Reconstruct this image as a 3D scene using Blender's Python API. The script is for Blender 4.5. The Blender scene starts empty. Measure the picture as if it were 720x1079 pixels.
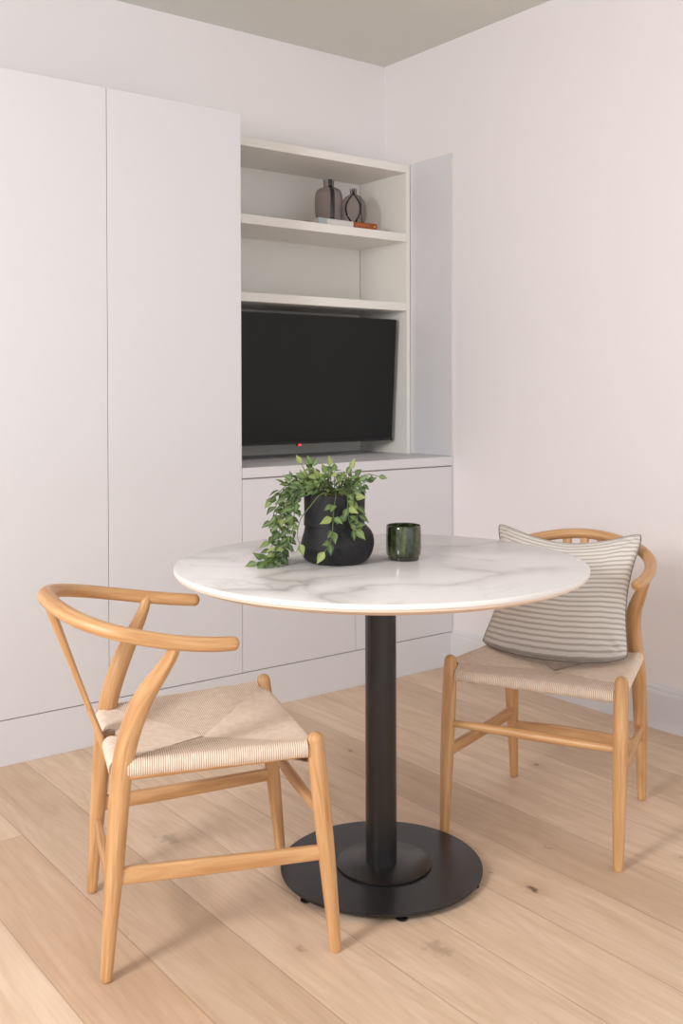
import bpy, bmesh, math, random
from mathutils import Vector, Matrix, noise

scene = bpy.context.scene
COL = scene.collection
PI = math.pi

# ------------------------------------------------------------------ node helpers
def new_mat(name):
    m = bpy.data.materials.new(name)
    m.use_nodes = True
    nt = m.node_tree
    return m, nt, nt.nodes["Principled BSDF"]

def nd(nt, typ, **kw):
    n = nt.nodes.new(typ)
    for k, v in kw.items():
        if k in ('operation', 'blend_type', 'data_type', 'noise_dimensions', 'wave_type', 'bands_direction',
                 'feature', 'distance', 'attribute_name', 'rings_direction', 'wave_profile', 'clamp', 'uv_map'):
            setattr(n, k, v)
        else:
            n.inputs[int(k[1:])].default_value = v
    return n

def lk(nt, a, b):
    nt.links.new(a, b)

def math_node(nt, op, a, b=None, c=None, clamp=False):
    n = nt.nodes.new('ShaderNodeMath'); n.operation = op; n.use_clamp = clamp
    for i, x in enumerate((a, b, c)):
        if x is None: continue
        if isinstance(x, (int, float)): n.inputs[i].default_value = x
        else: lk(nt, x, n.inputs[i])
    return n.outputs[0]

def mix_rgb(nt, fac, a, b, blend='MIX'):
    n = nt.nodes.new('ShaderNodeMix'); n.data_type = 'RGBA'; n.blend_type = blend
    for s, x in ((n.inputs['Factor'], fac), (n.inputs['A'], a), (n.inputs['B'], b)):
        pass
    ins = {'f': n.inputs[0], 'a': n.inputs[6], 'b': n.inputs[7]}
    for k, x in (('f', fac), ('a', a), ('b', b)):
        if isinstance(x, (int, float)): ins[k].default_value = x
        elif isinstance(x, tuple): ins[k].default_value = x if len(x) == 4 else (*x, 1)
        else: lk(nt, x, ins[k])
    return n.outputs[2]

def ramp(nt, fac, stops):
    n = nt.nodes.new('ShaderNodeValToRGB')
    cr = n.color_ramp
    while len(cr.elements) < len(stops): cr.elements.new(.5)
    for e, (p, c) in zip(cr.elements, stops):
        e.position = p; e.color = c if len(c) == 4 else (*c, 1)
    lk(nt, fac, n.inputs[0])
    return n.outputs[0]

def mapping(nt, vec, scale=(1, 1, 1), loc=(0, 0, 0), rot=(0, 0, 0)):
    n = nt.nodes.new('ShaderNodeMapping')
    n.inputs['Scale'].default_value = scale; n.inputs['Location'].default_value = loc; n.inputs['Rotation'].default_value = rot
    lk(nt, vec, n.inputs['Vector'])
    return n.outputs[0]

def noise_tex(nt, vec, scale, detail=2, rough=.5, dist=0):
    n = nt.nodes.new('ShaderNodeTexNoise')
    n.inputs['Scale'].default_value = scale; n.inputs['Detail'].default_value = detail
    n.inputs['Roughness'].default_value = rough; n.inputs['Distortion'].default_value = dist
    lk(nt, vec, n.inputs['Vector'])
    return n.outputs[0]

def bump(nt, bsdf, h, strength=.1, dist=.002):
    n = nt.nodes.new('ShaderNodeBump'); n.inputs['Strength'].default_value = strength; n.inputs['Distance'].default_value = dist
    lk(nt, h, n.inputs['Height']); lk(nt, n.outputs[0], bsdf.inputs['Normal'])

def coords(nt, out='Object'):
    return nt.nodes.new('ShaderNodeTexCoord').outputs[out]

def srgb(r, g, b):
    f = lambda c: (c/255/12.92) if c/255 <= .04045 else ((c/255+.055)/1.055)**2.4
    return (f(r), f(g), f(b), 1)

def paint(name, col, rough=.6, mottling=.02, bumpy=.04):
    m, nt, b = new_mat(name)
    v = coords(nt)
    n = noise_tex(nt, v, 3.0, 4)
    c2 = tuple(x*(1-mottling*2) for x in col[:3])
    lk(nt, mix_rgb(nt, n, col, c2), b.inputs['Base Color'])
    b.inputs['Roughness'].default_value = rough
    b.inputs['Specular IOR Level'].default_value = .3
    bump(nt, b, noise_tex(nt, v, 180, 3), bumpy, .001)
    return m

# ------------------------------------------------------------------ materials
M = {}
M['wall'] = paint('wall_paint', srgb(239, 234, 235), .85, .006, .06)
M['ceiling'] = paint('ceiling_paint', srgb(222, 221, 214), .9, .01, .06)
M['joinery'] = paint('joinery_lacquer', srgb(222, 221, 225), .42, .004, .015)
M['joinery_in'] = paint('shelf_lacquer', srgb(240, 236, 230), .5, .004, .015)
M['gap'] = paint('shadow_gap', srgb(150, 142, 138), .8)
M['carcass'] = paint('carcass_board', srgb(120, 112, 108), .8)

def make_floor():
    m, nt, b = new_mat('oak_planks')
    v = coords(nt)
    sp = nt.nodes.new('ShaderNodeSeparateXYZ'); lk(nt, v, sp.inputs[0])
    x, y = sp.outputs[0], sp.outputs[1]
    W, L = .191, 3.6
    xs = math_node(nt, 'DIVIDE', math_node(nt, 'ADD', x, 2.235+W*20), W)
    idx = math_node(nt, 'FLOOR', xs)
    fx = math_node(nt, 'FRACT', xs)
    is0 = math_node(nt, 'COMPARE', idx, 20.0, .5)
    fr_ = math_node(nt, 'FRACT', math_node(nt, 'MULTIPLY', idx, .618))
    off = math_node(nt, 'MULTIPLY', math_node(nt, 'SUBTRACT', 1, is0), math_node(nt, 'ADD', math_node(nt, 'MULTIPLY', fr_, .5), 1.75))
    ys = math_node(nt, 'DIVIDE', math_node(nt, 'ADD', math_node(nt, 'ADD', y, off), .97+L*5), L)
    idy = math_node(nt, 'FLOOR', ys)
    fy = math_node(nt, 'FRACT', ys)
    # seams
    dx = math_node(nt, 'MULTIPLY', math_node(nt, 'MINIMUM', fx, math_node(nt, 'SUBTRACT', 1, fx)), W)
    dy = math_node(nt, 'MULTIPLY', math_node(nt, 'MINIMUM', fy, math_node(nt, 'SUBTRACT', 1, fy)), L)
    dm = math_node(nt, 'MINIMUM', dx, dy)
    seam = nt.nodes.new('ShaderNodeMapRange'); seam.inputs[1].default_value = .0007; seam.inputs[2].default_value = .0022
    seam.inputs[3].default_value = 1; seam.inputs[4].default_value = 0
    lk(nt, dm, seam.inputs[0])
    # per-plank random
    cb = nt.nodes.new('ShaderNodeCombineXYZ'); lk(nt, idx, cb.inputs[0]); lk(nt, idy, cb.inputs[1])
    wn = nt.nodes.new('ShaderNodeTexWhiteNoise'); lk(nt, cb.outputs[0], wn.inputs[0])
    rnd = wn.outputs[0]
    # grain coordinates shifted per plank
    sh = nt.nodes.new('ShaderNodeVectorMath'); sh.operation = 'SCALE'; lk(nt, wn.outputs[1], sh.inputs[0]); sh.inputs[3].default_value = 13
    ad = nt.nodes.new('ShaderNodeVectorMath'); ad.operation = 'ADD'; lk(nt, v, ad.inputs[0]); lk(nt, sh.outputs[0], ad.inputs[1])
    gv = ad.outputs[0]
    g1 = noise_tex(nt, mapping(nt, gv, (9, 1.1, 1)), 1.6, 5, .6, 1.2)
    g2 = noise_tex(nt, mapping(nt, gv, (110, 3.5, 1)), 1.0, 3, .6, .4)
    ring = noise_tex(nt, mapping(nt, gv, (5, .55, 1)), 1.0, 2, .5, .3)
    rings = math_node(nt, 'ABSOLUTE', math_node(nt, 'SINE', math_node(nt, 'MULTIPLY', ring, 62)))
    base = ramp(nt, g1, [(.28, srgb(213, 187, 161)), (.52, srgb(226, 202, 178)), (.75, srgb(235, 214, 192))])
    tint = ramp(nt, rnd, [(0, srgb(232, 226, 220)), (.5, srgb(246, 242, 238)), (1, srgb(255, 253, 251))])
    c = mix_rgb(nt, 1.0, base, tint, 'MULTIPLY')
    c = mix_rgb(nt, math_node(nt, 'MULTIPLY', math_node(nt, 'POWER', rings, 5), .13), c, srgb(176, 138, 108))
    c = mix_rgb(nt, math_node(nt, 'MULTIPLY', ramp(nt, g2, [(.45, (0, 0, 0)), (.7, (1, 1, 1))]), .16), c, srgb(172, 138, 110))
    dkb = math_node(nt, 'MULTIPLY', is0, math_node(nt, 'LESS_THAN', y, -.97))
    c = mix_rgb(nt, math_node(nt, 'MULTIPLY', dkb, .8), c, srgb(236, 227, 220), 'MULTIPLY')
    # knots: soft dark cores with a paler halo, where they lie in the boards
    kn = [(-2.20,-.83,.012,.7),(-2.05,-.66,.010,.55),(-1.62,-.64,.011,.6),(-1.75,-1.22,.030,.35),(-1.20,-.60,.010,.5),
          (-1.295,-.53,.009,.5),(-.98,-1.0,.009,.6),(-1.20,-1.98,.013,.85),(-1.22,-1.86,.009,.5),(-.95,-2.27,.011,.7),
          (-.79,-2.1,.009,.5),(-1.01,-1.86,.012,.5),(-1.55,-2.03,.03,.3),(-.60,-1.45,.010,.5),(-1.78,-1.86,.012,.35),(-.36,-1.2,.012,.5)]
    warp = noise_tex(nt, v, 45, 3)
    for (kx, ky, r, s) in kn:
        mp = mapping(nt, v, (1/r, .62/r, 0), (-kx/r, -ky*.62/r, 0))
        ln = nt.nodes.new('ShaderNodeVectorMath'); ln.operation = 'LENGTH'; lk(nt, mp, ln.inputs[0])
        d = math_node(nt, 'ADD', ln.outputs['Value'], math_node(nt, 'MULTIPLY', math_node(nt, 'SUBTRACT', warp, .5), 2.6))
        for (r0, r1, ss, cc) in ((.6, 3.2, .35, srgb(168, 128, 98)), (.1, 1.05, 1.0, srgb(92, 74, 62))):
            mr = nt.nodes.new('ShaderNodeMapRange'); mr.interpolation_type = 'SMOOTHSTEP'
            mr.inputs[1].default_value = r0; mr.inputs[2].default_value = r1; mr.inputs[3].default_value = s*ss; mr.inputs[4].default_value = 0
            lk(nt, d, mr.inputs[0])
            c = mix_rgb(nt, mr.outputs[0], c, cc)
    c = mix_rgb(nt, math_node(nt, 'MULTIPLY', seam.outputs[0], .4), c, srgb(130, 100, 80))
    lk(nt, c, b.inputs['Base Color'])
    b.inputs['Roughness'].default_value = .5
    b.inputs['Specular IOR Level'].default_value = .35
    h = math_node(nt, 'SUBTRACT', math_node(nt, 'MULTIPLY', g2, .25), seam.outputs[0])
    bump(nt, b, h, .25, .0012)
    return m
M['floor'] = make_floor()

def make_wood(name, dark, mid, light, rough=.42):
    m, nt, b = new_mat(name)
    v = coords(nt, 'UV')
    g = noise_tex(nt, mapping(nt, v, (70, 5, 1)), 1, 4, .6, .6)
    g2 = noise_tex(nt, mapping(nt, v, (380, 12, 1)), 1, 2, .5)
    c = ramp(nt, g, [(.3, dark), (.5, mid), (.72, light)])
    c = mix_rgb(nt, math_node(nt, 'MULTIPLY', ramp(nt, g2, [(.5, (0, 0, 0)), (.75, (1, 1, 1))]), .22), c, dark)
    lk(nt, c, b.inputs['Base Color'])
    b.inputs['Roughness'].default_value = rough
    b.inputs['Specular IOR Level'].default_value = .45
    bump(nt, b, g2, .05, .0005)
    return m
M['oak'] = make_wood('honey_oak', srgb(180, 131, 85), srgb(202, 156, 108), srgb(217, 175, 129))

def make_cord():
    m, nt, b = new_mat('paper_cord')
    v = coords(nt)
    n = noise_tex(nt, v, 60, 3)
    n2 = noise_tex(nt, v, 900, 2)
    c = ramp(nt, n, [(.3, srgb(228, 208, 190)), (.7, srgb(242, 226, 211))])
    c = mix_rgb(nt, math_node(nt, 'MULTIPLY', n2, .2), c, srgb(206, 182, 160))
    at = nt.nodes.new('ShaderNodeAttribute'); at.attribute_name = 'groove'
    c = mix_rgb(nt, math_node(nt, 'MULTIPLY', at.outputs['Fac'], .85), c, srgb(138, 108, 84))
    lk(nt, c, b.inputs['Base Color'])
    b.inputs['Roughness'].default_value = .8
    b.inputs['Specular IOR Level'].default_value = .2
    bump(nt, b, n2, .2, .0006)
    return m
M['cord'] = make_cord()

def make_marble():
    m, nt, b = new_mat('veined_marble')
    v = coords(nt)
    wv = noise_tex(nt, v, 2.2, 5, .6)
    n0 = nt.nodes.new('ShaderNodeTexNoise'); n0.inputs['Scale'].default_value = 2.6; n0.inputs['Detail'].default_value = 5; lk(nt, v, n0.inputs['Vector'])
    sc = nt.nodes.new('ShaderNodeVectorMath'); sc.operation = 'SCALE'; lk(nt, n0.outputs[1], sc.inputs[0]); sc.inputs[3].default_value = .55
    ad = nt.nodes.new('ShaderNodeVectorMath'); ad.operation = 'ADD'; lk(nt, v, ad.inputs[0]); lk(nt, sc.outputs[0], ad.inputs[1])
    w = ad.outputs[0]
    a1 = noise_tex(nt, mapping(nt, w, (1, 1.7, 1), (.31, 4.2, 0), (0, 0, .6)), 1.5, 1.5, .5)
    v1 = math_node(nt, 'ABSOLUTE', math_node(nt, 'SUBTRACT', a1, .5))
    a2 = noise_tex(nt, mapping(nt, w, (1.3, 1, 1), (5.7, 1.1, 2), (0, 0, -.4)), 3.0, 2, .5)
    v2 = math_node(nt, 'ABSOLUTE', math_node(nt, 'SUBTRACT', a2, .5))
    f1 = ramp(nt, v1, [(0, (1, 1, 1)), (.014, (.6,)*3), (.04, (.32,)*3), (.09, (0, 0, 0))])
    f2 = ramp(nt, v2, [(0, (.55,)*3), (.01, (.25,)*3), (.03, (0, 0, 0))])
    mask = ramp(nt, wv, [(.42, (0, 0, 0)), (.6, (1, 1, 1))])
    f = math_node(nt, 'ADD', math_node(nt, 'MULTIPLY', f1, math_node(nt, 'ADD', math_node(nt, 'MULTIPLY', mask, .6), .4)), math_node(nt, 'MULTIPLY', f2, math_node(nt, 'MULTIPLY', mask, .7)), clamp=True)
    c = mix_rgb(nt, math_node(nt, 'MULTIPLY', f, .8), srgb(236, 234, 234), srgb(164, 157, 154))
    lk(nt, c, b.inputs['Base Color'])
    b.inputs['Roughness'].default_value = .16
    b.inputs['Specular IOR Level'].default_value = .5
    return m
M['marble'] = make_marble()
M['marble_edge'] = paint('marble_edge', srgb(240, 236, 234), .3, .01, .01)
M['underside'] = paint('tabletop_underside_board', srgb(240, 220, 203), .6, .02)

def metal_black(name, col, rough, spec=.5):
    m, nt, b = new_mat(name)
    v = coords(nt)
    n = noise_tex(nt, v, 420, 3)
    lk(nt, mix_rgb(nt, n, col, tuple(x*1.35 for x in col[:3])), b.inputs['Base Color'])
    b.inputs['Roughness'].default_value = rough
    b.inputs['Specular IOR Level'].default_value = spec
    bump(nt, b, n, .18, .0006)
    return m
M['iron'] = metal_black('powder_coated_iron', srgb(27, 26, 27), .3)
M['rubber'] = metal_black('black_foot', srgb(22, 22, 24), .3)

def make_pot():
    m, nt, b = new_mat('matte_black_clay')
    v = coords(nt)
    n = noise_tex(nt, mapping(nt, v, (1, 1, 3)), 60, 4, .6)
    n2 = noise_tex(nt, v, 300, 2)
    lk(nt, ramp(nt, n, [(.3, srgb(21, 21, 23)), (.7, srgb(33, 32, 35))]), b.inputs['Base Color'])
    b.inputs['Roughness'].default_value = .62
    b.inputs['Specular IOR Level'].default_value = .35
    bump(nt, b, math_node(nt, 'ADD', n, math_node(nt, 'MULTIPLY', n2, .5)), .3, .0012)
    return m
M['pot'] = make_pot()

def make_glaze():
    m, nt, b = new_mat('green_glaze')
    v = coords(nt)
    n = noise_tex(nt, mapping(nt, v, (1, 1, .45)), 55, 4, .6, .4)
    n2 = noise_tex(nt, mapping(nt, v, (1, 1, .25)), 20, 3)
    c = ramp(nt, n, [(.3, srgb(24, 30, 17)), (.5, srgb(44, 54, 30)), (.72, srgb(92, 100, 60))])
    sp = nt.nodes.new('ShaderNodeSeparateXYZ'); lk(nt, v, sp.inputs[0])
    low = ramp(nt, math_node(nt, 'ADD', math_node(nt, 'MULTIPLY', sp.outputs[2], 10), math_node(nt, 'MULTIPLY', n2, .15)), [(.10, (1, 1, 1)), (.24, (0, 0, 0))])
    c = mix_rgb(nt, math_node(nt, 'MULTIPLY', low, .75), c, srgb(34, 22, 16))
    lk(nt, c, b.inputs['Base Color'])
    b.inputs['Roughness'].default_value = .12
    b.inputs['Coat Weight'].default_value = .35
    b.inputs['Coat Roughness'].default_value = .06
    bump(nt, b, n, .15, .0015)
    return m
M['glaze'] = make_glaze()

def make_leaf():
    m, nt, b = new_mat('leaf_green')
    at = nt.nodes.new('ShaderNodeAttribute'); at.attribute_name = 'tone'
    v = coords(nt)
    c = ramp(nt, at.outputs['Fac'], [(0, srgb(44, 60, 36)), (.35, srgb(74, 96, 56)), (.7, srgb(108, 132, 76)), (1, srgb(162, 174, 96))])
    n = noise_tex(nt, v, 140, 2)
    c = mix_rgb(nt, math_node(nt, 'MULTIPLY', n, .35), c, srgb(92, 118, 82))
    mid = nt.nodes.new('ShaderNodeAttribute'); mid.attribute_name = 'midrib'
    c = mix_rgb(nt, math_node(nt, 'MULTIPLY', mid.outputs['Fac'], .4), c, srgb(170, 190, 120))
    lk(nt, c, b.inputs['Base Color'])
    b.inputs['Roughness'].default_value = .5
    b.inputs['Subsurface Weight'].default_value = 0
    tr = nt.nodes.new('ShaderNodeBsdfTranslucent'); lk(nt, c, tr.inputs[0])
    mx = nt.nodes.new('ShaderNodeMixShader'); mx.inputs[0].default_value = .22
    lk(nt, b.outputs[0], mx.inputs[1]); lk(nt, tr.outputs[0], mx.inputs[2])
    lk(nt, mx.outputs[0], nt.nodes['Material Output'].inputs[0])
    return m
M['leaf'] = make_leaf()
M['stem'] = paint('vine_stem', srgb(98, 112, 66), .6, .1)
M['soil'] = paint('bark_fibre', srgb(128, 98, 76), .95, .3, .6)

def make_fabric():
    m, nt, b = new_mat('striped_linen')
    v = coords(nt, 'UV')
    sp = nt.nodes.new('ShaderNodeSeparateXYZ'); lk(nt, v, sp.inputs[0])
    wob = math_node(nt, 'MULTIPLY', math_node(nt, 'SUBTRACT', noise_tex(nt, mapping(nt, v, (6, 2, 1)), 1.5, 2), .5), .012)
    t = math_node(nt, 'FRACT', math_node(nt, 'MULTIPLY', math_node(nt, 'ADD', sp.outputs[1], wob), 26))
    st = ramp(nt, t, [(0, (0, 0, 0)), (.06, (0, 0, 0)), (.16, (1, 1, 1)), (.46, (1, 1, 1)), (.56, (0, 0, 0))])
    weave = noise_tex(nt, mapping(nt, v, (240, 60, 1)), 1, 3, .7)
    weave2 = noise_tex(nt, mapping(nt, v, (60, 300, 1)), 1, 2, .7)
    light = mix_rgb(nt, weave, srgb(218, 212, 206), srgb(236, 231, 226))
    darkc = mix_rgb(nt, weave, srgb(152, 143, 136), srgb(186, 177, 169))
    c = mix_rgb(nt, math_node(nt, 'MULTIPLY', st, .80), light, darkc)
    c = mix_rgb(nt, math_node(nt, 'MULTIPLY', weave2, .25), c, srgb(186, 178, 170))
    lk(nt, c, b.inputs['Base Color'])
    b.inputs['Roughness'].default_value = .92
    b.inputs['Specular IOR Level'].default_value = .1
    b.inputs['Sheen Weight'].default_value = .15
    bump(nt, b, math_node(nt, 'ADD', weave, weave2), .35, .0012)
    return m
M['fabric'] = make_fabric()
M['piping'] = paint('grey_piping', srgb(138, 131, 126), .9, .1, .2)

def simple(name, col, rough, spec=.5, metallic=0, nscale=60, var=.9):
    m, nt, b = new_mat(name)
    n = noise_tex(nt, coords(nt), nscale, 3)
    lk(nt, mix_rgb(nt, n, col, tuple(x*var for x in col[:3])), b.inputs['Base Color'])
    b.inputs['Roughness'].default_value = rough; b.inputs['Specular IOR Level'].default_value = spec; b.inputs['Metallic'].default_value = metallic
    return m
M['screen'] = simple('tv_screen', srgb(24, 25, 25), .45, .3)
M['bezel'] = simple('tv_bezel', srgb(14, 14, 14), .35)
M['stripe'] = simple('black_glass_stripe', srgb(22, 20, 22), .15)
M['book_white'] = simple('white_book_cover', srgb(226, 222, 218), .6)
M['book_grey'] = simple('blue_grey_book_band', srgb(178, 188, 194), .6)
M['pages'] = simple('book_pages', srgb(222, 212, 196), .9)
M['book_orange'] = simple('burnt_orange_book_cover', srgb(166, 84, 42), .55)
M['letters'] = simple('pale_orange_lettering', srgb(216, 140, 84), .6)
M['yellow'] = simple('yellow_spine_mark', srgb(232, 196, 96), .6)
M['bracket'] = simple('steel_bracket', srgb(70, 70, 72), .4, metallic=.6)

m, nt, b = new_mat('smoked_glass')
tr = nt.nodes.new('ShaderNodeBsdfTransparent'); lk(nt, mix_rgb(nt, noise_tex(nt, coords(nt), 12, 2), srgb(232, 226, 224), srgb(226, 220, 218)), tr.inputs[0])
b.inputs['Base Color'].default_value = srgb(150, 140, 138); b.inputs['Roughness'].default_value = .06
lw = nt.nodes.new('ShaderNodeLayerWeight'); lw.inputs[0].default_value = .35
mx = nt.nodes.new('ShaderNodeMixShader')
lk(nt, math_node(nt, 'ADD', math_node(nt, 'MULTIPLY', lw.outputs[1], .6), .05), mx.inputs[0]); lk(nt, tr.outputs[0], mx.inputs[1]); lk(nt, b.outputs[0], mx.inputs[2])
lk(nt, mx.outputs[0], nt.nodes['Material Output'].inputs[0])
M['smoke_glass'] = m
m, nt, b = new_mat('red_standby_light')
lk(nt, mix_rgb(nt, noise_tex(nt, coords(nt), 50, 1), (1, .02, .03, 1), (1, .08, .06, 1)), b.inputs['Emission Color'])
b.inputs['Base Color'].default_value = (.8, .02, .02, 1); b.inputs['Emission Strength'].default_value = 3.0
M['led'] = m

# ------------------------------------------------------------------ geometry helpers
def link(name, me, mat=None, parent=None, smooth=False):
    o = bpy.data.objects.new(name, me)
    COL.objects.link(o)
    if mat is not None:
        for mm in (mat if isinstance(mat, (list, tuple)) else [mat]): me.materials.append(mm)
    if smooth: me.polygons.foreach_set('use_smooth', [True]*len(me.polygons))
    if parent is not None: o.parent = parent
    return o

def obj(name, bm, mat, parent=None, smooth=False, angle=None):
    me = bpy.data.meshes.new(name)
    bmesh.ops.recalc_face_normals(bm, faces=bm.faces)
    bm.to_mesh(me); bm.free()
    o = link(name, me, mat, parent, smooth or angle is not None)
    if angle is not None: me.set_sharp_from_angle(angle=math.radians(angle))
    return o

def tag(o, label, cat, group=None, kind=None):
    if label: o['label'] = label
    if cat: o['category'] = cat
    if group: o['group'] = group
    if kind: o['kind'] = kind
    return o

def thing(name, label, cat, loc=(0, 0, 0), rotz=0, group=None):
    o = bpy.data.objects.new(name, None); COL.objects.link(o)
    o.empty_display_size = .05
    o.location = loc; o.rotation_euler = (0, 0, rotz)
    return tag(o, label, cat, group)

def structure(name, bm, mat, label, cat, **kw):
    o = obj(name, bm, mat, **kw)
    return tag(o, label, cat, kind='structure')

def box(bm, x0, x1, y0, y1, z0, z1, bev=0, seg=2):
    vs = [bm.verts.new((x, y, z)) for x in (x0, x1) for y in (y0, y1) for z in (z0, z1)]
    f = [(0, 1, 3, 2), (4, 6, 7, 5), (0, 4, 5, 1), (2, 3, 7, 6), (0, 2, 6, 4), (1, 5, 7, 3)]
    fs = [bm.faces.new([vs[i] for i in q]) for q in f]
    if bev:
        ed = list({e for fc in fs for e in fc.edges})
        bmesh.ops.bevel(bm, geom=ed, offset=bev, segments=seg, affect='EDGES', profile=.5)
    return bm

def nbox(*a, **k):
    return box(bmesh.new(), *a, **k)

def lathe(bm, prof, seg=64, center=(0, 0), caps=True):
    rings = []
    for r, z in prof:
        if r < 1e-6:
            rings.append([bm.verts.new((center[0], center[1], z))])
        else:
            rings.append([bm.verts.new((center[0]+r*math.cos(2*PI*i/seg), center[1]+r*math.sin(2*PI*i/seg), z)) for i in range(seg)])
    for a, b_ in zip(rings, rings[1:]):
        if len(a) == 1 and len(b_) == 1: continue
        for i in range(seg):
            j = (i+1) % seg
            if len(a) == 1: bm.faces.new((a[0], b_[j], b_[i]))
            elif len(b_) == 1: bm.faces.new((a[i], a[j], b_[0]))
            else: bm.faces.new((a[i], a[j], b_[j], b_[i]))
    return bm

def catmull(pts, n=8):
    P = [Vector(p) for p in pts]
    P = [P[0]*2-P[1]] + P + [P[-1]*2-P[-2]]
    out = []
    for i in range(1, len(P)-2):
        p0, p1, p2, p3 = P[i-1:i+3]
        for k in range(n):
            t = k/n
            out.append(.5*((2*p1)+(p2-p0)*t+(2*p0-5*p1+4*p2-p3)*t*t+(3*p1-p0-3*p2+p3)*t**3))
    out.append(P[-2].copy())
    return out

def tube(bm, path, rad, up=(0, 0, 1), seg=20, p=2.0, n=8, cap=.6, smooth_path=True):
    """Swept superellipse section. path = control points, rad = (a, b) or r per control point; a lies sideways, b along `up`."""
    K = len(path)
    ext = [(Vector(q).to_tuple()+((rad[i] if isinstance(rad[i], tuple) else (rad[i], rad[i])))) for i, q in enumerate(path)]
    # interpolate positions and radii together
    pos = catmull([e[:3] for e in ext], n) if smooth_path else [Vector(e[:3]) for e in ext]
    ra = catmull([(e[3], e[4], 0) for e in ext], n) if smooth_path else [Vector((e[3], e[4], 0)) for e in ext]
    up = Vector(up)
    N = len(pos)
    tang = [(pos[min(i+1, N-1)]-pos[max(i-1, 0)]).normalized() for i in range(N)]
    # end caps: extra rings shrinking to a dome
    rings = []
    if cap:
        for s in (4, 3, 2, 1):
            a = s/4*PI/2
            rings.append((pos[0]-tang[0]*ra[0].y*cap*math.sin(a)*1.0, ra[0]*max(math.cos(a), .05), tang[0]))
    for i in range(N): rings.append((pos[i], ra[i], tang[i]))
    if cap:
        for s in (1, 2, 3, 4):
            a = s/4*PI/2
            rings.append((pos[-1]+tang[-1]*ra[-1].y*cap*math.sin(a), ra[-1]*max(math.cos(a), .05), tang[-1]))
    uv = bm.loops.layers.uv.verify()
    prev = None; dist = 0; first = None
    offu = random.random()*7
    lastp = None
    for (c, r, t) in rings:
        side = up.cross(t)
        if side.length < 1e-4: side = Vector((1, 0, 0)).cross(t)
        side.normalize()
        nn = t.cross(side).normalized()
        if lastp is not None: dist += (c-lastp).length
        lastp = c
        vs = []
        for k in range(seg):
            a = 2*PI*k/seg
            ca, sa = math.cos(a), math.sin(a)
            x = math.copysign(abs(ca)**(2/p), ca)*r.x; y = math.copysign(abs(sa)**(2/p), sa)*r.y
            vs.append(bm.verts.new(c+side*x+nn*y))
        if prev:
            for k in range(seg):
                j = (k+1) % seg
                f = bm.faces.new((prev[0][k], prev[0][j], vs[j], vs[k]))
                cu = lambda q: offu+q/seg*.11
                for l, (uu, vv) in zip(f.loops, ((cu(k), prev[1]), (cu(k+1), prev[1]), (cu(k+1), dist), (cu(k), dist))):
                    l[uv].uv = (uu, vv+offu)
        prev = (vs, dist)
        if first is None: first = vs
    bm.faces.new(first[::-1]); bm.faces.new(prev[0])
    return bm

# ------------------------------------------------------------------ room shell
CEIL = 2.648
FY = -.4516          # front plane of the fitted joinery
structure('floor', nbox(-4.6, 0.0, -5.4, .35, -.1, 0), M['floor'], 'pale oiled oak plank floor with a few dark knots', 'floor')
structure('ceiling', nbox(-4.7, .1, -5.4, .2, CEIL, CEIL+.1), M['ceiling'], 'flat pale grey ceiling', 'ceiling')
bm = nbox(-4.6, 0, 0, .2, 2.147, CEIL)
box(bm, -4.6, -1.06, 0, .2, 0, 2.147)
box(bm, -1.06, 0, 0, .2, 0, .86); box(bm, -1.06, 0, .166, .2, .86, 2.147)
structure('wall_back', bm, M['wall'], 'warm white wall above and behind the fitted white cupboards', 'wall')
structure('wall_right', nbox(0, .12, -5.4, .2, 0, CEIL), M['wall'], 'plain warm white wall on the right behind the chair with the cushion', 'wall')
bm = nbox(-4.72, -4.6, -5.4, -3.55, 0, CEIL)
box(bm, -4.72, -4.6, -1.35, .2, 0, CEIL); box(bm, -4.72, -4.6, -3.55, -1.35, 0, .55); box(bm, -4.72, -4.6, -3.55, -1.35, 2.4, CEIL)
structure('wall_left', bm, M['wall'], 'warm white wall with the window, off to the left', 'wall')
bm = bmesh.new()
for y in (-3.55, -2.475, -1.40): box(bm, -4.69, -4.64, y, y+.05, .55, 2.4)
for z in (.55, 2.35): box(bm, -4.69, -4.64, -3.55, -1.35, z, z+.05)
structure('window_1', bm, M['joinery'], 'white framed window in the left wall', 'window')

# baseboard on the right wall: profile extruded along y
def baseboard(name, y0, y1, h=.151):
    prof = [(0, 0), (-.018, 0), (-.018, h-.030), (-.0165, h-.027), (-.0165, h-.024), (-.0135, h-.020), (-.0125, h-.010), (-.008, h-.003), (-.004, h), (0, h)]
    bm = bmesh.new()
    A = [bm.verts.new((x, y0, z)) for x, z in prof]; B = [bm.verts.new((x, y1, z)) for x, z in prof]
    for i in range(len(prof)-1): bm.faces.new((A[i], A[i+1], B[i+1], B[i]))
    bm.faces.new(A[::-1]); bm.faces.new(B)
    return structure(name, bm, M['joinery'], 'white skirting board with a moulded top along the right wall', 'skirting')
baseboard('baseboard_right', -5.3, FY)

# ------------------------------------------------------------------ fitted joinery
XW, XS, XD, XR = -1.0484, -1.5657, -.5282, -.007
HW, HP, HCT, HCB = 2.1666, .142, .8859, .8489
DT = .019
def door(parent, x0, x1, z0, z1, label=None):
    o = obj('door', nbox(x0, x1, FY, FY+DT, z0, z1, bev=.0012, seg=1), M['joinery'], parent)
    return o
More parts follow.
